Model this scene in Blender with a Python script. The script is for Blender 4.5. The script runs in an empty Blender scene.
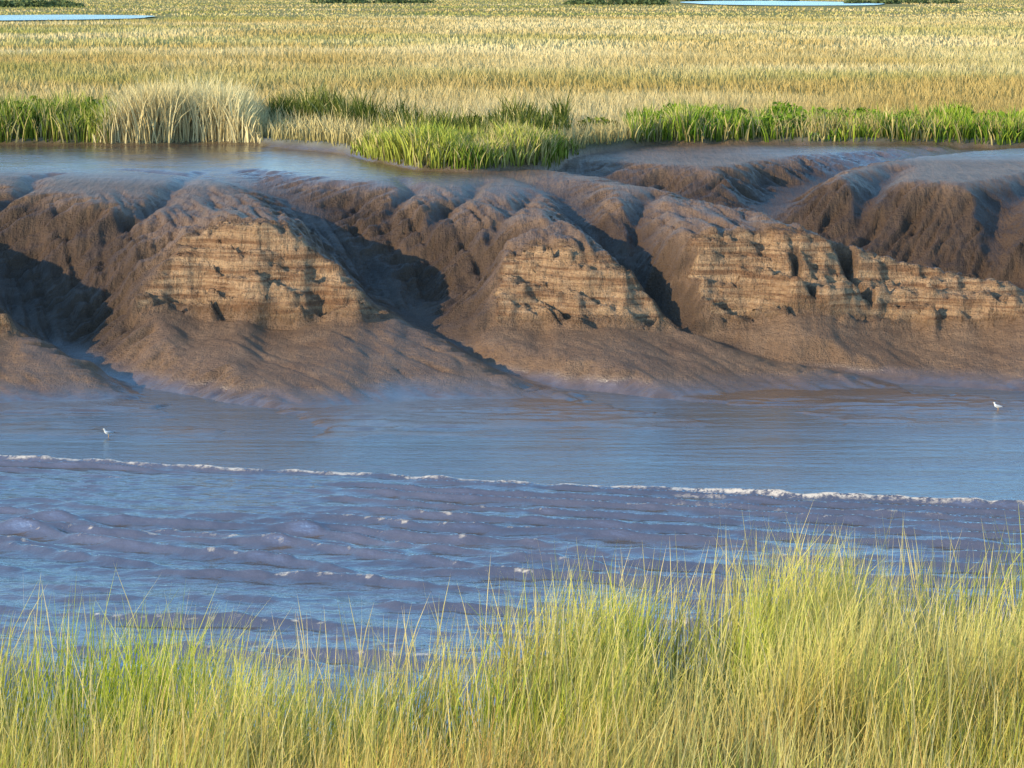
import bpy, math, numpy as np
from mathutils import Vector
rng = np.random.default_rng(7)
scene = bpy.context.scene

# ---------------------------------------------------------------- noise
def _h(ix, iy, seed):
    n = (ix.astype(np.int64)*374761393 + iy.astype(np.int64)*668265263 + seed*974711) & 0x7fffffff
    n = ((n ^ (n >> 13)) * 1274126177) & 0x7fffffff
    n = ((n ^ (n >> 16)) * 668265263) & 0x7fffffff
    return ((n ^ (n >> 15)) & 0xffffff) / float(0xffffff)
def vn(x, y, seed=0):
    x = np.asarray(x, float); y = np.asarray(y, float)
    x, y = np.broadcast_arrays(x, y)
    xi = np.floor(x); yi = np.floor(y); fx = x-xi; fy = y-yi
    u = fx*fx*fx*(fx*(fx*6-15)+10); v = fy*fy*fy*(fy*(fy*6-15)+10)
    a = _h(xi, yi, seed); b = _h(xi+1, yi, seed); c = _h(xi, yi+1, seed); d = _h(xi+1, yi+1, seed)
    return (a+(b-a)*u)*(1-v)+(c+(d-c)*u)*v
def fbm(x, y, seed=0, o=4):
    s = 0; a = .5; t = 0
    for i in range(o):
        s = s + a*vn(x, y, seed+i*17); t += a; a *= .5; x = x*2.03+3.1; y = y*2.03+7.7
    return s/t*2-1
def sst(a, b, x):
    t = np.clip((x-a)/(b-a), 0, 1); return t*t*(3-2*t)
def smin(a, b, k):
    h = np.clip(.5+.5*(b-a)/k, 0, 1); return b+(a-b)*h-k*h*(1-h)

# ---------------------------------------------------------------- terrain
GUL = [ # points (x,y,bed, slopeNear, slopeFar, width)
 [(-19,88,4.2,.8,.5,.5),(-16.3,82.5,2.9,1.0,.55,.6),(-13.6,78.2,1.5,1.0,.6,.7),(-11.8,75.6,.6,1.1,.95,.6),(-9.4,72.1,-.04,.7,1.0,.6),(-6.8,68.6,-.15,.6,1.2,.8),(-5,65,-.2,.5,1.2,.8)],
 [(-9.5,91,4.25,.7,.4,.3),(-6.8,86,3.7,.8,.45,.5),(-4.7,81.8,2.7,.9,.55,.7),(-2.6,77.9,1.3,1.0,.75,.7),(-1.1,74.7,.42,1.1,2.0,.5),(1.2,71.6,-.05,.8,1.6,.5),(3.8,69.3,-.15,.6,1.4,.6),(7,66,-.2,.5,1.5,.6)],
 [(-.2,89.5,4.2,1.,.6,.25),(1.6,85.5,3.7,1.1,.9,.3),(2.5,81,2.9,1.4,1.1,.3),(3.3,77.6,1.75,2.0,2.0,.3),(4.6,75.7,1.0,1.6,2.8,.35),(7.2,73.9,.35,.6,2.2,.4),(10.4,72.4,-.05,.5,1.5,.4),(14,70.6,-.15,.5,1.5,.4)],
 [(1.5,94,4.1,.5,.6,.6),(5.2,89.3,3.3,.5,.6,.8),(9.2,85,2.2,.52,.65,1.),(13,81.4,1.0,.50,.78,1.),(19,77.6,.3,.6,.8,1.),(28,74,-.2,.5,.5,1.)],
 [(17,103,4.3,.5,.5,.4),(12.5,98,4.0,.6,.7,.5),(9,92.5,3.4,.7,.8,.6),(7.4,88,2.9,.8,.8,.6)],
 # little tributaries
 [(-9.6,91,4.2,.9,.9,.15),(-10.1,85,3.85,1.,1.,.2),(-10.5,82,3.4,1.1,1.,.2),(-12.4,78.6,2.1,1,.9,.3)],
 [(-3.1,88,4.1,.9,.9,.12),(-3.3,84.5,3.65,1.1,1.1,.15),(-4.1,81,2.7,1.2,1.2,.2)],
 [(-.9,88,4.1,.9,.9,.12),(-1.4,84,3.7,1.1,1.1,.15),(-2.9,80,2.5,1.2,1.2,.2)],
 [(1.0,86,4.0,.9,.9,.1),(.2,82,3.6,1.1,1.1,.15),(-1.2,78.6,2.4,1.2,1.2,.2)],
 [(4.2,85,3.95,.9,.9,.1),(3.6,81.5,3.3,1.2,1.2,.15),(3.2,79,2.4,1.3,1.3,.2)],
 [(-14.2,90,4.2,.9,.9,.12),(-14.6,85,3.8,1.1,1.1,.15),(-14.6,80,2.6,1.2,1.2,.2)],
 [(9.1,76.9,2.3,3.,3.,.04),(9.4,76,1.6,3,3,.06)],
 [(7.5,76.6,2.5,3.4,3.4,.03),(7.8,75.8,1.7,3.4,3.4,.05)],
 [(-12.3,92,4.3,.9,.9,.1),(-7.9,88.4,4.05,.8,.8,.15),(-6.5,85.5,3.6,1.,1.,.15)],
 [(12.5,93,4.1,.8,.8,.15),(11,88.5,3.5,1.,1.,.2),(10,85.5,2.5,1.,1.,.3)],
 [(17.5,92,4.1,.8,.8,.15),(15,87,3.4,1.,1.,.2),(13.6,82.5,1.7,1.,1.,.3)],
]
def gully(x, y, pts, seed):
    best = np.full(x.shape, 1e9); H = np.zeros(x.shape); T = np.zeros(x.shape)
    L = 0
    for i in range(len(pts)-1):
        a = np.array(pts[i], float); b = np.array(pts[i+1], float)
        dx, dy = b[0]-a[0], b[1]-a[1]; l2 = dx*dx+dy*dy; l = math.sqrt(l2)
        t = np.clip(((x-a[0])*dx+(y-a[1])*dy)/l2, 0, 1)
        d = np.hypot(x-a[0]-t*dx, y-a[1]-t*dy)
        cr = dx*(y-a[1])-dy*(x-a[0])
        bed = a[2]+(b[2]-a[2])*t
        sn = a[3]+(b[3]-a[3])*t; sf = a[4]+(b[4]-a[4])*t; w = a[5]+(b[5]-a[5])*t
        f = sst(-.3, .3, cr/l)
        sl = sn*(1-f)+sf*f
        h = bed+sl*(np.sqrt(d*d+w*w)-w)
        m = d < best
        best = np.where(m, d, best); H = np.where(m, h, H); T = np.where(m, L+t*l, T)
        L += l
    return H, best, T
def lin(x, pts):
    return np.interp(x, [p[0] for p in pts], [p[1] for p in pts])
YB = [(-26,73.5),(-14,73.6),(-12,74.4),(-10,75.6),(-7,75.4),(-4,75.4),(-2,76),(-.5,76),(1,75.4),(3,75.5),(4.6,76.0),(6,75.3),(9,75.1),(12,75.3),(14,75.4),(26,76)]
ZT = [(-26,3.9),(-12,3.5),(-10.2,2.9),(-9,3.35),(-7.8,3.8),(-6.2,3.85),(-4.8,3.5),(-3.2,3.0),(-1.2,2.8),(.4,3.2),(1.5,3.2),(2.8,2.9),(4.2,3.3),(5.6,3.7),(7.4,3.7),(9,3.5),(11,3.1),(12.5,2.6),(14,2.1),(26,2.0)]
SF = [(-26,4),(-14,4.6),(-9,6.4),(-6,7.8),(-2,7.0),(1,6.2),(3,5.8),(6,5.0),(10,4.6),(14,4.8),(26,4.5)]
YM = [(-60,104),(-17,103),(-9,103),(-6,99),(-4.5,94.5),(-3,91.6),(-.5,90.8),(1,92),(2.6,98),(5,103.5),(18,104),(60,106)]
YE = [(-30,25),(-6,24.2),(-3,23.9),(-1.2,23.4),(-.3,24.4),(.5,26.6),(4,28.0),(8,28.6),(30,29)]
def ym(x): return lin(x, YM)+1.2*fbm(x*.45, x*0, 51, 3)
def smooth_lin(x, pts, r=.7):
    return (lin(x-r, pts)+2*lin(x, pts)+lin(x+r, pts))/4
CW = 2.3
def terrain(X, Y):
    wx = X+.45*fbm(X*.35, Y*.35, 1, 3)+.10*fbm(X*2.1, Y*2.1, 3, 3)
    wy = Y+.45*fbm(X*.35, Y*.35, 2, 3)+.10*fbm(X*2.1, Y*2.1, 4, 3)
    s = Y-smooth_lin(X, YB)-.9*fbm(X*.45, X*0+2, 11, 3)
    ztop = smooth_lin(X, ZT, .4)+.2*fbm(X*.5, X*0+5, 12, 3); sf = smooth_lin(X, SF)
    zb = 1.26+.36*fbm(X*.5, X*0+8, 13, 3)
    z0 = zb+(ztop-zb)*np.clip(s/CW, 0, 1)
    tilt = .10*X+.5*fbm(X*.22, X*0, 24, 2)
    nz = .38*fbm(X*.8, Y*.3, 21, 3)+.66*fbm(X*.45, (z0+tilt)*3.0, 22, 3)+.24*fbm(X*2.0, (z0+tilt)*6, 25, 4)
    sc = s+nz*.75
    u = np.clip(sc/CW, 0, 1)
    zc = zb+(ztop-zb)*(u**.80)
    q = (zc+tilt+.12*fbm(X*.9, Y*.6, 31, 3))/.34
    fr = q-np.floor(q)
    terr = .34*(np.floor(q)+sst(.0, .6, fr))-.34*q
    inC = sst(0, .12, u)*(1-sst(.82, 1, u))
    zc = zc+terr*.85*inC*np.clip(2.0*vn(X*.6, (zc+tilt)*1.6, 37)-.1, 0, 1.2)
    rid = 1-np.abs(fbm(X*1.6+zc, Y*2.5+zc*1.5, 41, 4))*2
    zc = zc+inC*(.15*rid-.07)+inC*.18*fbm(X*4, Y*4, 43, 4)
    plat = np.interp(Y, [76, 80, 86, 94, 104], [3.8, 3.95, 4.18, 4.3, 4.38])
    sp = np.maximum(s-1.6, 0)
    top = ztop+(plat-ztop)*(1-np.exp(-sp/3.2))
    top = top+.05*fbm(X*.3, Y*.25, 45, 3)
    blend = sst(CW-.5, CW+.8, sc)
    zc_all = zc*(1-blend)+top*blend
    # apron: rounded lobes on the left, a broad low shelf on the right
    v = np.clip(-s/sf, 0, 1)
    run = 1-np.abs(fbm(X*1.0+Y*.7, Y*.30-X*.1, 46, 3))*2.5
    run2 = 1-np.abs(fbm(X*3.2+Y*1.5, Y*.45, 44, 3))*2.6
    wr = sst(4, 8, X)
    prof = (1-v**1.12)*(1-wr)+((1-v)**1.55)*wr
    ap = zb*prof+(.06*fbm(X*.5+Y*.3, Y*.4, 47, 4)+.03*fbm(X*2.0, Y*1.8, 48, 4))*(1-v)
    ap = ap-(.06*np.clip(run, 0, 1)+.02*np.clip(run2, 0, 1))*sst(0, .2, v)*(1-sst(.9, 1, v))
    dd = np.maximum(-s-sf, 0)
    flat = .052-.015*dd-.02*np.maximum(dd-5, 0)+(.06*fbm(X*.22, Y*.8, 49, 4)+.05*fbm(X*.6, Y*3.2, 50, 3))*sst(0, 1.2, dd)
    ap = np.where(-s < sf, np.maximum(ap, flat), flat)
    k = sst(-.35, .1, sc)
    bank = np.where(sc < .1, ap*(1-k)+np.maximum(zc, ap)*k, zc_all)
    gmin = np.full(X.shape, 99.); dmin = np.full(X.shape, 99.)
    for i, g in enumerate(GUL):
        big = i < 5
        H, d, T = gully(wx, wy, g, i)
        env = sst(.2, 1.2, d)*(1-sst(3.5, 7, d))
        r = 1-np.abs(fbm(T*(.9 if big else 1.4)+i*9, d*.30, 60+i, 3))*2.2
        H = H-(.24 if big else .08)*np.clip(r, 0, 1)**2*env
        if big:
            r3 = 1-np.abs(fbm(T*2.6+i*7+d*.4, d*.30, 80+i, 3))*2.4
            H = H-.17*np.clip(r3, 0, 1)*env
        r2 = fbm(T*3.2+i*5, d*.5, 90+i, 3)
        H = H+.07*r2*sst(.15, .8, d)
        gmin = smin(gmin, H, .25 if big else .12)
        dmin = np.minimum(dmin, d+(0 if big else .5))
    z = smin(bank, gmin, .38)
    cliff = inC*sst(-.15, .25, gmin-bank)
    carve = sst(-.1, .5, bank-gmin)*sst(-.2, .8, s+1)
    e = sst(1.4, 2.2, sc)*(1-sst(5.5, 12, sc))
    z = z-e*.15*np.clip(1-np.abs(fbm(X*1.3+Y*.35, Y*.22, 71, 3))*3, 0, 1)
    z = z-e*.10*np.clip(1-np.abs(fbm(X*2.9+Y*.7, Y*.35, 75, 3))*3, 0, 1)
    z = z+.012*fbm(X*4, Y*4, 73, 3)
    z = np.where(Y < 62, np.minimum(z, -.1-.05*(62-Y)), z)
    z = np.maximum(z, -1.2)
    Mz = 4.62+.10*fbm(X*.12, Y*.12, 81, 3)
    m = sst(-.15, .55, Y-ym(X))
    wet = (1-sst(.06, .42, z+.12*fbm(X*.7, Y*.7, 77, 3)))
    shelf = sst(83, 89, Y+X*.25)*(1-sst(-5, 1.5, X+ (Y-92)*.25))*(1-carve)
    shelf2 = sst(94, 99, Y)*sst(6, 12, X)*.8
    wet = np.maximum(wet, np.maximum(shelf, shelf2))
    wet = np.maximum(wet, (1-sst(.1, .7, dmin))*carve*.7*(1-sst(.3, .9, z)))
    z = z*(1-m)+Mz*m
    ye = smooth_lin(X, YE)
    nb = 3.6+.06*fbm(X*.8, Y*.8, 83, 3)
    nb = nb+np.interp(Y, [-30, 3, 19], [4.7, 4.7, 0])
    fall = nb-np.maximum(Y-ye, 0)*1.05
    z = np.where(Y < 45, np.maximum(fall, -1.2), z)
    return z, cliff, np.clip(wet, 0, 1), m, carve

def grow(a, b, step, g):
    out = [a]; v = a; s = step
    while v < b:
        s *= g; v += s; out.append(v)
    return out
def grid_obj(name, xs, ys, Z, attrs, mat):
    nx, ny = len(xs), len(ys)
    X, Y = np.meshgrid(xs, ys)
    co = np.stack([X, Y, Z], -1).reshape(-1, 3).astype(np.float32)
    i = np.arange(nx*ny).reshape(ny, nx)
    f = np.stack([i[:-1, :-1], i[:-1, 1:], i[1:, 1:], i[1:, :-1]], -1).reshape(-1, 4)
    return raw_mesh(name, co, f.astype(np.int32), attrs, mat, True)
def raw_mesh(name, co, quads, attrs, mat, smooth=False, tris=None, col=None):
    me = bpy.data.meshes.new(name)
    me.vertices.add(len(co)); me.vertices.foreach_set("co", np.ascontiguousarray(co, np.float32).ravel())
    nq = len(quads); nt = 0 if tris is None else len(tris)
    li = quads.ravel() if tris is None else np.concatenate([quads.ravel(), tris.ravel()])
    me.loops.add(len(li)); me.loops.foreach_set("vertex_index", li.astype(np.int32))
    me.polygons.add(nq+nt)
    st = np.concatenate([np.arange(nq)*4, nq*4+np.arange(nt)*3]).astype(np.int32)
    me.polygons.foreach_set("loop_start", st)
    if smooth: me.polygons.foreach_set("use_smooth", np.ones(nq+nt, bool))
    me.update(calc_edges=True)
    for k, v in (attrs or {}).items():
        a = me.attributes.new(k, 'FLOAT', 'POINT'); a.data.foreach_set("value", np.asarray(v, np.float32).ravel())
    if col is not None:
        a = me.attributes.new("Col", 'FLOAT_COLOR', 'POINT')
        c4 = np.ones((len(col), 4), np.float32); c4[:, :3] = col
        a.data.foreach_set("color", c4.ravel())
    ob = bpy.data.objects.new(name, me); scene.collection.objects.link(ob)
    if mat: me.materials.append(mat)
    return ob

# ---------------------------------------------------------------- materials
class N:
    def __init__(s, name):
        s.m = bpy.data.materials.new(name); s.m.use_nodes = True
        s.t = s.m.node_tree; s.t.nodes.clear()
        s.out = s.t.nodes.new('ShaderNodeOutputMaterial')
    def n(s, typ, ins=None, **kw):
        nd = s.t.nodes.new(typ)
        for k, v in kw.items(): setattr(nd, k, v)
        for k, v in (ins or {}).items():
            if isinstance(v, bpy.types.NodeSocket): s.t.links.new(v, nd.inputs[k])
            else: nd.inputs[k].default_value = v
        return nd
    def attr(s, name): return s.n('ShaderNodeAttribute', attribute_name=name)
    def noise(s, vec, scale, det=4, rough=.55):
        return s.n('ShaderNodeTexNoise', {'Vector': vec, 'Scale': scale, 'Detail': det, 'Roughness': rough}).outputs[0]
    def math(s, op, a, b=0., c=0.):
        nd = s.t.nodes.new('ShaderNodeMath'); nd.operation = op
        for i, v in enumerate((a, b, c)):
            if isinstance(v, bpy.types.NodeSocket): s.t.links.new(v, nd.inputs[i])
            else: nd.inputs[i].default_value = v
        return nd.outputs[0]
    def rng(s, v, a, b, c=0., d=1.):
        return s.n('ShaderNodeMapRange', {0: v, 1: a, 2: b, 3: c, 4: d}).outputs[0]
    def mix(s, f, a, b):
        nd = s.t.nodes.new('ShaderNodeMix'); nd.data_type = 'RGBA'
        for idx, v in ((0, f), (6, a), (7, b)):
            if isinstance(v, bpy.types.NodeSocket): s.t.links.new(v, nd.inputs[idx])
            elif idx == 0: nd.inputs[0].default_value = v
            else: nd.inputs[idx].default_value = (*v, 1)
        return nd.outputs[2]
    def pos(s, sc=(1, 1, 1)):
        g = s.n('ShaderNodeNewGeometry').outputs['Position']
        return s.n('ShaderNodeMapping', {'Vector': g, 'Scale': sc}).outputs[0]

def mud_mat():
    s = N('wet_mud')
    P = s.pos(); PS = s.pos((.25, .25, 3.6)); PF = s.pos((.35, 1.6, 1)); PR = s.pos((1, .16, .3)); PH = s.pos((.5, 1.2, 3))
    cl = s.attr('cliff').outputs['Fac']; wet = s.attr('wet').outputs['Fac']; ma = s.attr('marsh').outputs['Fac']; ca = s.attr('carve').outputs['Fac']
    geo = s.n('ShaderNodeNewGeometry').outputs['Position']
    zc = s.n('ShaderNodeSeparateXYZ', {0: geo}).outputs[2]
    hi = s.rng(zc, 1.0, 2.2, .25, 1.)
    n1 = s.noise(P, .9, 5); n2 = s.noise(P, 7, 5, .65); n3 = s.noise(PS, 2.2, 5, .6)
    nr = s.noise(PR, 5.0, 4, .6); nh = s.noise(PH, 4.5, 4, .6)
    smooth = s.mix(s.rng(n1, .3, .7), (.195, .112, .062), (.285, .172, .098))
    smooth = s.mix(s.rng(n2, .45, .75, 0, .5), smooth, (.120, .070, .040))
    smooth = s.mix(s.math('MULTIPLY', s.rng(nr, .50, .64, 0, .55), hi), smooth, (.11, .066, .039))
    smooth = s.mix(s.rng(nh, .52, .66, 0, .35), smooth, (.12, .070, .040))
    gully_shade = s.mix(s.rng(n1, .3, .7), (.055, .033, .019), (.108, .065, .038))  # mud colour darkened inside the gullies to deepen their shade
    smooth = s.mix(s.math('MULTIPLY', ca, .85), smooth, gully_shade)
    cb = s.mix(s.rng(n3, .38, .60), (.24, .122, .060), (.58, .365, .20))
    cb = s.mix(s.rng(n2, .46, .68, 0, .65), cb, (.19, .10, .053))
    cf = s.rng(s.math('ADD', cl, s.math('MULTIPLY', s.math('SUBTRACT', n2, .5), 1.8)), .25, .9)
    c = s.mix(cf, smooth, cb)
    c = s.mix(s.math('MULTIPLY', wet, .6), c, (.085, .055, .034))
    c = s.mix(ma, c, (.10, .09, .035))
    film = s.noise(PF, 1.1, 4, .6)
    wf = s.math('MULTIPLY', wet, s.rng(film, .35, .55, .5, 1.))
    r = s.rng(wf, 0, 1, .45, .13)
    r = s.math('MAXIMUM', r, s.math('MULTIPLY', cf, .8))
    r = s.math('MAXIMUM', r, s.math('MULTIPLY', ma, .9))
    hb = s.math('ADD', s.math('MULTIPLY', n2, .08), s.math('MULTIPLY', s.noise(P, 28, 4, .6), .026))
    hb = s.math('ADD', hb, s.math('MULTIPLY', s.math('MULTIPLY', nr, hi), -.15))
    hb = s.math('ADD', hb, s.math('MULTIPLY', nh, .05))
    hb = s.math('ADD', hb, s.math('MULTIPLY', s.math('MULTIPLY', s.noise(PS, 3.0, 5, .65), cf), .12))
    st = s.rng(wet, 0, 1, 1.0, .15)
    bp = s.n('ShaderNodeBump', {'Strength': st, 'Distance': 1.0, 'Height': hb})
    ior = s.rng(wf, 0, 1, 1.33, 2.7)
    b = s.n('ShaderNodeBsdfPrincipled', {'Base Color': c, 'Roughness': r, 'Normal': bp.outputs[0], 'IOR': ior})
    s.t.links.new(b.outputs[0], s.out.inputs[0]); return s.m

def marsh_mat():
    s = N('marsh_soil')
    P = s.pos((.05, .02, 1)); P2 = s.pos()
    n = s.noise(P, 1.0, 6, .65); n2 = s.noise(P2, 1.5, 5, .7)
    c = s.mix(s.rng(n, .35, .65), (.29, .26, .09), (.44, .35, .16))
    c = s.mix(s.rng(n2, .4, .7, 0, .4), c, (.18, .15, .05))
    b = s.n('ShaderNodeBsdfDiffuse', {'Color': c})
    s.t.links.new(b.outputs[0], s.out.inputs[0]); return s.m

def grass_mat(name, trans=.3):
    s = N(name)
    c = s.attr('Col').outputs['Color']
    b = s.n('ShaderNodeBsdfDiffuse', {'Color': c})
    if trans > 0:
        t = s.n('ShaderNodeBsdfTranslucent', {'Color': c})
        m = s.n('ShaderNodeMixShader', {0: trans, 1: b.outputs[0], 2: t.outputs[0]})
        s.t.links.new(m.outputs[0], s.out.inputs[0])
    else: s.t.links.new(b.outputs[0], s.out.inputs[0])
    return s.m

def water_mat():
    s = N('muddy_water')
    P = s.pos((.55, 1, 1)); PL = s.pos((.09, .6, 1))
    rough = s.attr('rough').outputs['Fac']; foam_glint = s.attr('foam_glint').outputs['Fac']
    n1 = s.noise(P, 3.2, 4, .6); n2 = s.noise(P, 10, 3, .6); n3 = s.noise(PL, .8, 5, .65)
    h = s.math('ADD', s.math('MULTIPLY', n1, .045), s.math('MULTIPLY', n2, .018))
    calm = s.rng(n3, .40, .60, .35, 1.35)
    amp = s.math('ADD', s.math('MULTIPLY', calm, s.math('SUBTRACT', 1., rough)), s.math('MULTIPLY', rough, .8))
    h = s.math('MULTIPLY', h, amp)
    bp = s.n('ShaderNodeBump', {'Strength': 1, 'Distance': 1.0, 'Height': h})
    c = s.mix(s.rng(n3, .35, .65), (.115, .074, .042), (.165, .106, .062))
    fn = s.noise(s.pos((1, 1, 1)), 7, 4, .7)
    ff = s.rng(s.math('MULTIPLY', foam_glint, s.rng(fn, .35, .62)), .15, .6)
    c = s.mix(ff, c, (.70, .60, .49))
    r = s.rng(rough, 0, 1, .20, .10)
    d = s.n('ShaderNodeBsdfDiffuse', {'Color': c, 'Normal': bp.outputs[0]})
    g = s.n('ShaderNodeBsdfGlossy', {'Color': (.78, .93, 1, 1), 'Roughness': r, 'Normal': bp.outputs[0]})
    fr = s.n('ShaderNodeFresnel', {'IOR': 4.0, 'Normal': bp.outputs[0]}).outputs[0]
    fr = s.math('MULTIPLY', fr, s.math('SUBTRACT', 1., s.math('MULTIPLY', ff, .85)))
    m = s.n('ShaderNodeMixShader', {0: fr, 1: d.outputs[0], 2: g.outputs[0]})
    s.t.links.new(m.outputs[0], s.out.inputs[0]); return s.m

def plain(name, col, rough=.6):
    s = N(name)
    n = s.noise(s.n('ShaderNodeTexCoord').outputs['Object'], 30, 3)
    c = s.mix(s.rng(n, .3, .7), tuple(v*.85 for v in col), col)
    b = s.n('ShaderNodeBsdfPrincipled', {'Base Color': c, 'Roughness': rough})
    s.t.links.new(b.outputs[0], s.out.inputs[0]); return s.m

MUD, MARSH, WATER = mud_mat(), marsh_mat(), water_mat()
GNEAR = grass_mat('cordgrass_blades', .3); GFAR = grass_mat('marsh_grass_blades', 0)

# ---------------------------------------------------------------- ground meshes
xd = np.arange(-20, 21.01, .07)
xr = grow(xd[-1], 1800, .1, 1.18)[1:]; xl = [-20-(v-xd[-1]) for v in xr][::-1]
xs = np.concatenate([xl, xd, xr])
ya = list(np.arange(-30, 44, .8)); ya.append(44.5)
yb_ = [44.5, 50, 55, 58]+list(np.arange(60, 66.9, .14))+list(np.arange(67, 80, .055))+list(np.arange(80, 86, .08))+list(np.arange(86, 107, .13))
yc = [yb_[-1]]+grow(yb_[-1], 3200, .3, 1.10)[1:]
for nm, ys, mt in (('riverbank_ground', ya, MARSH), ('mud_bank', yb_, MUD), ('marsh_ground', yc, MARSH)):
    xx = xs if nm == 'mud_bank' else np.concatenate([xl, np.arange(-20, 21.01, .6), [xd[-1]], xr])
    if nm != 'mud_bank': xx = np.unique(xx)
    X, Y = np.meshgrid(xx, np.array(ys))
    Z, cl, wet, m, ca = terrain(X, Y)
    grid_obj(nm, xx, ys, Z, {'cliff': cl, 'wet': wet, 'marsh': m, 'carve': ca}, mt)

# ---------------------------------------------------------------- river
wxd = np.arange(-14, 14.01, .07)
r_ = grow(wxd[-1], 1500, .15, 1.2)[1:]; wx_ = np.concatenate([[-14-(v-wxd[-1]) for v in r_][::-1], wxd, r_])
wy_ = np.concatenate([np.arange(29, 41, .25), np.arange(41, 62.5, .04), np.arange(62.5, 78, .2)])
X, Y = np.meshgrid(wx_, wy_)
Q = (57.86-.284*X)-Y+.22*fbm(X*.35, X*0, 5, 3)
beh = sst(-.10, .10, Q)
r2 = np.random.default_rng(3)
base = math.atan2(.962, .273)
def wset(n, l0, l1, a, sd, off, sp):
    e = np.zeros_like(X)
    for i in range(n):
        lam = r2.uniform(l0, l1); ang = base+r2.normal(off, sd); k = 2*math.pi/lam
        ph = k*(X*math.cos(ang)+Y*math.sin(ang))+r2.uniform(0, 6.28)+1.0*fbm(X*.15, Y*.15, sp+i, 2)
        e += a*lam*np.sin(ph)
    return e
mA = 1-.6*sst(5, 12, Q); mB = sst(3, 9, Q-X*.15)
eta = wset(12, .8, 1.6, .0042, .08, 0, 100)*mA + wset(10, 1.4, 2.5, .0038, .12, -.12, 120)*mB
eta += wset(20, .25, .6, .0060, .30, 0, 160)
def train(Qc, s0, g, k, sd):
    Qp = np.maximum(Qc+.40*fbm(X*.13, Y*.10, sd, 3)+.09*fbm(X*.8, Y*.3, sd+3, 2), 0)
    ph = 2*math.pi*np.log(1+g*Qp/s0)/g
    return np.exp(k*(np.cos(ph)-1))
a1 = sst(.18, .62, vn(X*.12+Y*.05, Y*.75, 300))*.85+.15
a2 = sst(.30, .70, vn(X*.17, Y*.6, 301))
a3 = sst(.40, .78, vn(X*.20, Y*.5, 302))
Qb = Q-.30*X-4
Qc_ = Q+.22*X-1
R = np.interp(Q, [0, 4, 10, 20], [.08, .10, .13, .14])*a1*train(Q, .66, .09, 5, 310)
R = R+.12*a2*train(Qb, 1.1, .07, 5.5, 320)*sst(1, 5, Qb)
R = R+.045*a3*train(Qc_, .8, .08, 4.5, 330)*sst(1, 4, Qc_)
R = R*(1+.35*fbm(X*2.5, Y*2.5, 340, 3))
lead = .085*np.exp(-((Q-.16)/.15)**2)*(.6+.8*vn(X*1.4, Y*.5, 150))
Z = beh*(.03+eta+R)+lead*beh+(1-beh)*(.003*fbm(X*.8, Y*2, 170, 3)+.004*np.sin((Y+.15*X+.6*fbm(X*.2, Y*.2, 174, 2))*2*math.pi/.9)*sst(.4, .8, vn(X*.1, Y*.5, 175)))
Z += .05*beh*lead*4*fbm(X*5, Y*5, 172, 3)
foam_glint = np.exp(-((Q-.12)/.13)**2)*sst(.02, .35, vn(X*2.6, Y*1.4, 180))*1.15
foam_glint += .5*np.exp(-((Q-.83)/.10)**2)*sst(.4, .75, vn(X*1.8, Y*1.3, 181))*sst(-5, 5, X)
foam_glint += .35*np.exp(-((Q-1.6)/.12)**2)*sst(.45, .8, vn(X*1.8, Y*1.3, 184))
foam_glint += .65*sst(.05, .10, R)*sst(.56, .82, vn(X*7, Y*9, 182))*sst(.38, .65, vn(X*.6, Y*1.1, 185))*sst(.5, 2, Q)  # pale crest flecks: foam that also paints in the water's sparkle
grid_obj('river_water', wx_, wy_, Z, {'foam_glint': foam_glint, 'rough': beh}, WATER)

# ---------------------------------------------------------------- grass builder
def blades(name, px, py, pz, h, w, lean, bend, root, tip, mat, seg=3, pw=1.0, face=None, az=None):
    n = len(px)
    az = rng.uniform(0, 2*np.pi, n) if az is None else az
    fa = rng.uniform(0, np.pi, n) if face is None else face
    fx, fy = np.cos(fa), np.sin(fa); lx, ly = np.cos(az), np.sin(az)
    V = []; C = []
    for k in range(seg+1):
        t = k/seg
        off = h*(lean*t+bend*t**2.4)
        cx, cy = px+lx*off, py+ly*off
        cz = pz+h*t*(1-.35*bend*t*t)-.05*(k == 0)
        col = root+(tip-root)*(t**pw)
        if k < seg:
            ww = w*.5*(1-.15*t-.45*t*t)
            V.append(np.stack([cx-fx*ww, cy-fy*ww, cz], -1)); V.append(np.stack([cx+fx*ww, cy+fy*ww, cz], -1))
            C += [col, col]
        else:
            V.append(np.stack([cx, cy, cz], -1)); C.append(col)
    m = 2*seg+1
    co = np.stack(V, 1).reshape(-1, 3); cc = np.stack(C, 1).reshape(-1, 3)
    b = (np.arange(n)*m)[:, None]
    quads = np.concatenate([b+np.array([[2*k, 2*k+1, 2*k+3, 2*k+2]]) for k in range(seg-1)], 0)
    tris = b+np.array([[2*seg-2, 2*seg-1, 2*seg]])
    return raw_mesh(name, co, quads, None, mat, False, tris, cc)
def col(n, c): return np.tile(np.array(c, float), (n, 1))
def mixc(f, a, b): return a+(b-a)*np.asarray(f)[:, None]
def hz(x, y): return terrain(x[None, :], y[None, :])[0][0]

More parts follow.
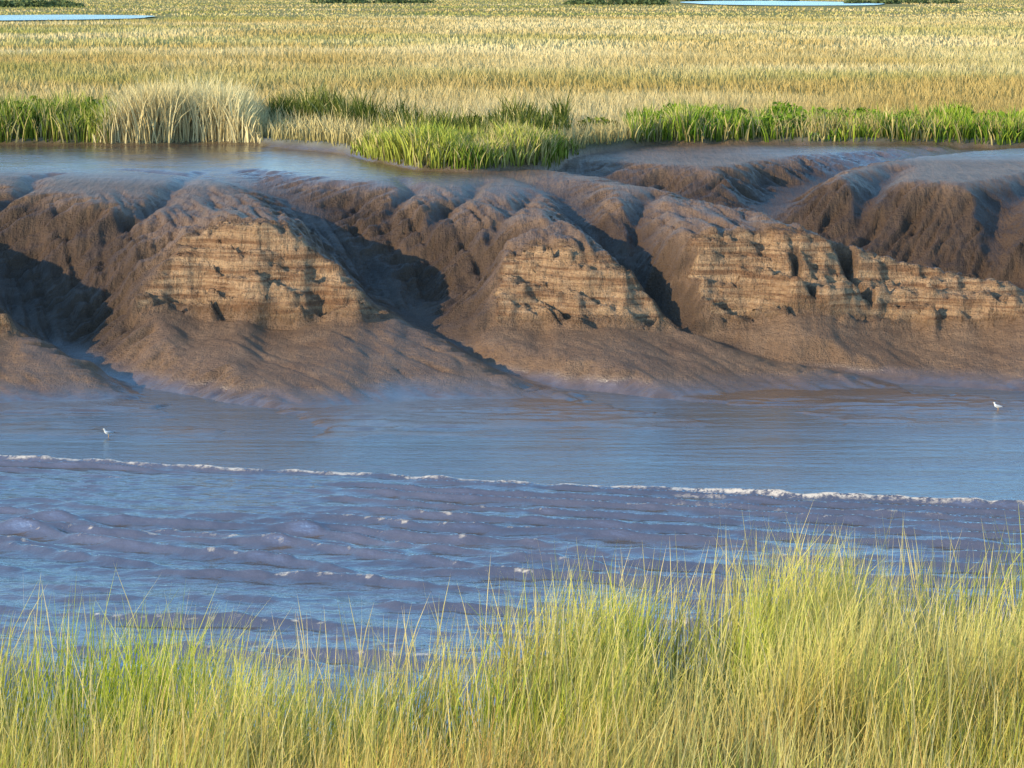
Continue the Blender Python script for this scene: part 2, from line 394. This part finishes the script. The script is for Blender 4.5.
# foreground cordgrass
n = 76000
y = rng.uniform(16.8, 30, n); x = rng.uniform(-1, 1, n)*(y*.185+1.3)
ye = smooth_lin(x, YE)+.35*fbm(x*1.3, x*0, 200, 3)
clump = fbm(x*1.3, y*1.3, 201, 3)
keep = (y < ye+.5) & (rng.uniform(0, 1, n) < (.6+1.1*clump)*(1-.55*sst(-1.2, .5, y-ye)))
x, y, ye, clump = x[keep], y[keep], ye[keep], clump[keep]; n = len(x)
z = hz(x, y)
h = rng.normal(.98, .2, n)*(1+.45*fbm(x*.8, y*.8, 202, 3))*(1-.12*sst(-.3, .5, y-ye))
h = np.clip(h, .3, 1.6)
lowz = np.exp(-((x+1.35)/.8)**2)*sst(21, 22.5, y)
h *= 1-.25*lowz
g = np.clip(.42+1.3*fbm(x*.6, y*.6, 203, 3)+rng.normal(0, .25, n)+.4*lowz, 0, 1)
rd = np.clip(1.6*fbm(x*.8, y*.8, 204, 2)+.2-.2*(y-20), 0, 1)*rng.uniform(0, 1, n)
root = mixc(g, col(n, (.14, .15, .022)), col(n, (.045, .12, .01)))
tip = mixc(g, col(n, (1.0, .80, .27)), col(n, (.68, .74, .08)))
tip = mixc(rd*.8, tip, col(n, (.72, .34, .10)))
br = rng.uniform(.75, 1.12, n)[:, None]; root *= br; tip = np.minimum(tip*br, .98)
az = rng.normal(.4, 1.3, n)
blades('cordgrass', x, y, z, h, rng.uniform(.007, .015, n), np.abs(rng.normal(.10, .07, n)), np.abs(rng.normal(.14, .14, n)), root, tip, GNEAR, 3, .95, az=az)
n = 3200
y = rng.uniform(18, 30, n); x = rng.uniform(-1, 1, n)*(y*.185+1.6)
ye = smooth_lin(x, YE); k = (y < ye+.3); x, y = x[k], y[k]; n = len(x)
z = hz(x, y)
blades('seed_stalks', x, y, z, rng.normal(1.25, .18, n), rng.uniform(.008, .014, n), np.abs(rng.normal(.10, .07, n)), np.abs(rng.normal(.06, .05, n)),
       col(n, (.2, .18, .06)), mixc(rng.uniform(0, 1, n), col(n, (.95, .74, .34)), col(n, (.85, .72, .28))), GNEAR, 5, .8)

# far marsh grass
def marsh_cols(x, y, n):
    pal = np.clip(.5+1.3*fbm(x*.05, y*.04, 210, 4), 0, 1)
    gr = np.clip(sst(250, 520, y)*.35+1.2*fbm(x*.018+9, y*.03, 211, 4)+.08*rng.normal(0, 1, n), 0, 1)
    edge = np.clip(1-(y-ym(x))/9, 0, 1)*.25
    gr = np.clip(gr+edge, 0, 1)
    tip = mixc(pal, col(n, (.60, .43, .16)), col(n, (.84, .67, .35)))
    tip = mixc(gr, tip, col(n, (.41, .40, .11)))
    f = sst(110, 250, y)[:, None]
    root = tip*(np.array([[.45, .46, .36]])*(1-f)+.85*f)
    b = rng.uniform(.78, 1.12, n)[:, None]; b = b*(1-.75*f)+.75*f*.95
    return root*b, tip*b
def band(n, y0, y1, wmin, wmax, h0, ext=6):
    yy = y0+(y1-y0)*rng.uniform(0, 1, n)
    xx = rng.uniform(-1, 1, n)*(yy*.185+ext)
    return xx, yy, rng.uniform(wmin, wmax, n), h0*rng.normal(1, .2, n)
B = [band(95000, 89, 128, .02, .05, .68, 4), band(80000, 125, 230, .04, .09, .6, 6), band(75000, 225, 480, .08, .16, .42, 12), band(50000, 470, 1300, .2, .45, .32, 25)]
x = np.concatenate([b[0] for b in B]); y = np.concatenate([b[1] for b in B]); w = np.concatenate([b[2] for b in B]); h = np.concatenate([b[3] for b in B])
pond = ((((x+78)/24)**2+((y-470)/55)**2) < 1) | ((((x-78)/34)**2+((y-860)/170)**2) < 1)
k = (y > ym(x)+.3) & ~pond
x, y, w, h = x[k], y[k], w[k], h[k]; n = len(x)
h = h*(1+.55*fbm(x*.16, y*.09, 212, 3)); h = np.clip(h, .15, 1.6)
z = np.where(y < 108, 0, 4.6)+0.; kk = y < 108; z[kk] = hz(x[kk], y[kk])
root, tip = marsh_cols(x, y, n)
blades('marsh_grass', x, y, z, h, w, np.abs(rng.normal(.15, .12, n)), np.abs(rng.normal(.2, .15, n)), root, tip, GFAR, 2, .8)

def patch(name, xr_, yfun, depth, n, h0, w0, ca, cb, hs=.2, taper=True, straw=.0, rt=.38):
    x = rng.uniform(xr_[0], xr_[1], n); y = yfun(x)+depth*rng.uniform(0, 1, n)
    c = (xr_[0]+xr_[1])/2; hw = (xr_[1]-xr_[0])/2
    prof = np.clip(1-np.abs((x-c)/hw)**5, .2, 1) if taper else 1
    dens = fbm(x*.7, y*.35, 222, 3)
    k = rng.uniform(0, 1, n) < .75+1.3*dens*(straw > 0)
    x, y = x[k], y[k]; prof = prof[k] if taper else 1; n = len(x)
    z = hz(x, y)
    h = h0*rng.normal(1, .18, n)*(1+hs*fbm(x*.8, y*.5, 220, 3))*prof
    f = np.clip(.5+fbm(x*.9, y*.6, 221, 3)+rng.normal(0, .2, n), 0, 1)
    tip = mixc(f, col(n, ca), col(n, cb))
    isS = (rng.uniform(0, 1, n) < straw+.5*fbm(x*.5, y*.4, 223, 3)*(straw > 0)).astype(float)
    tip = mixc(isS, tip, col(n, (.66, .55, .22)))
    tip *= rng.uniform(.75, 1.2, n)[:, None]
    return blades(name, x, y, z, h, rng.uniform(.6, 1.4, n)*w0, np.abs(rng.normal(.14, .08, n)), np.abs(rng.normal(.18, .12, n)), tip*rt, tip, GFAR, 3, .9)
patch('reed_bed', (-14.9, -8.9), lambda x: ym(x)+.1, 6, 15000, 1.6, .04, (.72, .58, .28), (.92, .78, .42), .3, rt=.6)
patch('green_rushes', (-20, -14.2), lambda x: ym(x)+.1, 5, 8000, 1.15, .05, (.16, .24, .03), (.42, .46, .08), .5, False, .3)
patch('green_rushes', (-5.4, 2.3), lambda x: ym(x)+.05, 5, 13000, .68, .045, (.20, .28, .035), (.52, .54, .10), .8, True, .3)
patch('green_rushes', (4.2, 21), lambda x: ym(x)+.1, 6, 16000, .68, .05, (.16, .28, .025), (.42, .52, .06), .9, False, .3)
patch('dark_sedge', (-9.2, 2), lambda x: ym(x)+4.5+0*x, 9, 15000, .95, .05, (.06, .09, .018), (.22, .24, .05), .9, False, .12)

# leafy bushes
def bush(name, lumps, n, leaf, ca, cb):
    L = np.array(lumps, float); i = rng.integers(0, len(L), n)
    d = rng.normal(0, 1, (n, 3)); d /= np.linalg.norm(d, axis=1)[:, None]; d[:, 2] = np.abs(d[:, 2])
    rr = rng.uniform(.35, 1, n)**.5*(1+.25*fbm(d[:, 0]*2+i, d[:, 1]*2+d[:, 2]*2, 230, 2))
    c = L[i, :3]+d*rr[:, None]*L[i, 3:6]
    t = rng.normal(0, 1, (n, 3)); t /= np.linalg.norm(t, axis=1)[:, None]
    u = np.cross(t, rng.normal(0, 1, (n, 3))); u /= np.linalg.norm(u, axis=1)[:, None]
    s = leaf*rng.uniform(.6, 1.4, n)[:, None]
    V = np.stack([c-t*s, c+u*s*.5, c+t*s, c-u*s*.5], 1).reshape(-1, 3)
    cc = mixc(np.clip(rng.uniform(0, 1, n)*.6+.4*vn(c[:, 0]*1.3, c[:, 2]*2, 231), 0, 1), col(n, ca), col(n, cb))
    return raw_mesh(name, V, np.arange(n*4).reshape(-1, 4), None, GFAR, False, None, np.repeat(cc, 4, 0))
zM = 4.6
l1 = [(rng.uniform(4.5, 21), rng.uniform(105.0, 110), zM, rng.uniform(.7, 1.6), .8, rng.uniform(.45, 1.0)) for _ in range(34)]
bush('marsh_bushes', l1, 28000, .10, (.08, .16, .015), (.30, .42, .045))
l2 = [(rng.uniform(-19.5, -14.6), rng.uniform(104.5, 108), zM, rng.uniform(.6, 1.2), .8, rng.uniform(.7, 1.4)) for _ in range(10)]
bush('marsh_bushes', l2, 8000, .10, (.07, .13, .015), (.25, .32, .045))
l4 = [(rng.uniform(-8.5, 4), rng.uniform(105, 108), zM, rng.uniform(.8, 1.8), .8, rng.uniform(.4, .75)) for _ in range(12)]
bush('marsh_bushes', l4, 8000, .09, (.08, .12, .02), (.24, .28, .05))
l3 = []
for cx, cy, hw, hh in ((-40, 860, 17, 1.6), (28, 800, 12, 2.), (112, 850, 18, 1.5), (-120, 720, 14, 1.6), (75, 1000, 30, 2.2), (-160, 1100, 40, 3)):
    for _ in range(14): l3.append((cx+rng.uniform(-hw, hw), cy+rng.uniform(-8, 8), zM, rng.uniform(2, 5), 3, hh*rng.uniform(.6, 1.3)))
bush('distant_bushes', l3, 14000, .5, (.08, .11, .05), (.17, .21, .08))

def pond_obj(cx, cy, rx, ry):
    a = np.linspace(0, 2*np.pi, 48, endpoint=False); r = 1+.12*fbm(np.cos(a)*1.5+cx, np.sin(a)*1.5, 240, 2)
    vs = [(cx+rx*math.cos(t)*q, cy+ry*math.sin(t)*q, 4.80) for t, q in zip(a, r)]
    me = bpy.data.meshes.new('marsh_pond'); me.from_pydata(vs, [], [list(range(48))]); me.materials.append(WATER)
    ob = bpy.data.objects.new('marsh_pond', me); scene.collection.objects.link(ob)
pond_obj(-78, 475, 20, 42); pond_obj(78, 870, 28, 120)

# ---------------------------------------------------------------- gulls
WHT, GRY, ORG, BLK = plain('white_feathers', (.8, .8, .78)), plain('grey_feathers', (.38, .4, .43)), plain('beak_and_legs', (.7, .35, .05)), plain('black_feathers', (.03, .03, .03))
def loft(name, pts, mat, parent, seg=14):
    V = []; F = []
    P = [Vector(p[:3]) for p in pts]
    for i, p in enumerate(pts):
        tdir = (P[min(i+1, len(P)-1)]-P[max(i-1, 0)]).normalized()
        side = Vector((0, 1, 0)); up = tdir.cross(side).normalized()*-1
        for j in range(seg):
            a = 2*math.pi*j/seg
            V.append(tuple(P[i]+side*math.cos(a)*p[3]+up*math.sin(a)*p[4]))
    for i in range(len(pts)-1):
        for j in range(seg):
            F.append((i*seg+j, i*seg+(j+1) % seg, (i+1)*seg+(j+1) % seg, (i+1)*seg+j))
    F.append(tuple(range(seg))[::-1]); F.append(tuple((len(pts)-1)*seg+j for j in range(seg)))
    me = bpy.data.meshes.new(name); me.from_pydata(V, [], F); me.materials.append(mat)
    for p in me.polygons: p.use_smooth = True
    ob = bpy.data.objects.new(name, me); scene.collection.objects.link(ob); ob.parent = parent; return ob
def gull(loc, rot, sc):
    e = bpy.data.objects.new('seagull', None); scene.collection.objects.link(e)
    e.location = loc; e.rotation_euler = (0, 0, rot); e.scale = (sc,)*3
    loft('body', [(-.2, 0, .15, .012, .006), (-.14, 0, .155, .03, .02), (-.06, 0, .16, .055, .05), (.03, 0, .165, .062, .062), (.09, 0, .185, .05, .055), (.125, 0, .225, .033, .036), (.135, 0, .26, .028, .03), (.145, 0, .285, .033, .034), (.165, 0, .30, .03, .028), (.185, 0, .298, .012, .012)], WHT, e)
    loft('beak', [(.18, 0, .298, .009, .009), (.205, 0, .295, .006, .007), (.225, 0, .286, .002, .002)], ORG, e, 8)
    for sgn, nm in ((1, 'wing_left'), (-1, 'wing_right')):
        loft(nm, [(.09, sgn*.045, .185, .008, .02), (.04, sgn*.056, .18, .013, .042), (-.05, sgn*.05, .17, .013, .04), (-.15, sgn*.03, .165, .01, .022), (-.19, sgn*.018, .165, .006, .012)], GRY, e, 10)
        loft(nm+'_tip', [(-.18, sgn*.02, .166, .008, .014), (-.27, sgn*.006, .163, .003, .004)], BLK, e, 8)
        loft(nm.replace('wing', 'leg'), [(0, sgn*.028, .12, .008, .008), (-.008, sgn*.028, .06, .005, .005), (0, sgn*.028, -.02, .005, .005)], ORG, e, 6)
        loft(nm.replace('wing', 'eye'), [(.155, sgn*.028, .301, .004, .004), (.163, sgn*.029, .302, .004, .004)], BLK, e, 6)
def stand(x, y):
    return max(0.0, float(hz(np.array([x]), np.array([y]))[0]))+.012
gull((-9.0, 64.0, stand(-9.0, 64.0)), math.radians(200), .62)
gull((11.5, 68.0, stand(11.5, 68.0)), math.radians(150), .62)

# ---------------------------------------------------------------- light, sky, camera
az, el = math.radians(241), math.radians(18)
sv = Vector((math.cos(el)*math.sin(az), math.cos(el)*math.cos(az), math.sin(el)))
ld = bpy.data.lights.new('sun', 'SUN'); ld.energy = 5.0; ld.angle = math.radians(.5); ld.color = (1, .83, .54)
lo = bpy.data.objects.new('sun', ld); scene.collection.objects.link(lo); lo.rotation_euler = sv.to_track_quat('Z', 'Y').to_euler()
w = bpy.data.worlds.new("World"); scene.world = w; w.use_nodes = True
nt = w.node_tree; bg = nt.nodes['Background']
sky = nt.nodes.new('ShaderNodeTexSky'); sky.sky_type = 'NISHITA'; sky.sun_disc = False
sky.sun_elevation = el; sky.sun_rotation = az; sky.air_density = 1.1; sky.dust_density = .1; sky.ozone_density = 3.0
hs = nt.nodes.new('ShaderNodeHueSaturation'); hs.inputs['Saturation'].default_value = 1.12; hs.inputs['Value'].default_value = 2.3
nt.links.new(sky.outputs[0], hs.inputs['Color'])
nt.links.new(hs.outputs[0], bg.inputs[0]); bg.inputs[1].default_value = .15
cd = bpy.data.cameras.new('camera'); cd.lens = 36*2904/1024; cd.sensor_width = 36; cd.clip_end = 6000; cd.clip_start = .5
co = bpy.data.objects.new('camera', cd); scene.collection.objects.link(co); co.location = (0, 0, 10)
co.rotation_euler = (math.radians(90)-math.atan(399/2904), 0, 0)
scene.camera = co
scene.view_settings.view_transform = 'Standard'; scene.view_settings.look = 'None'; scene.view_settings.exposure = 0
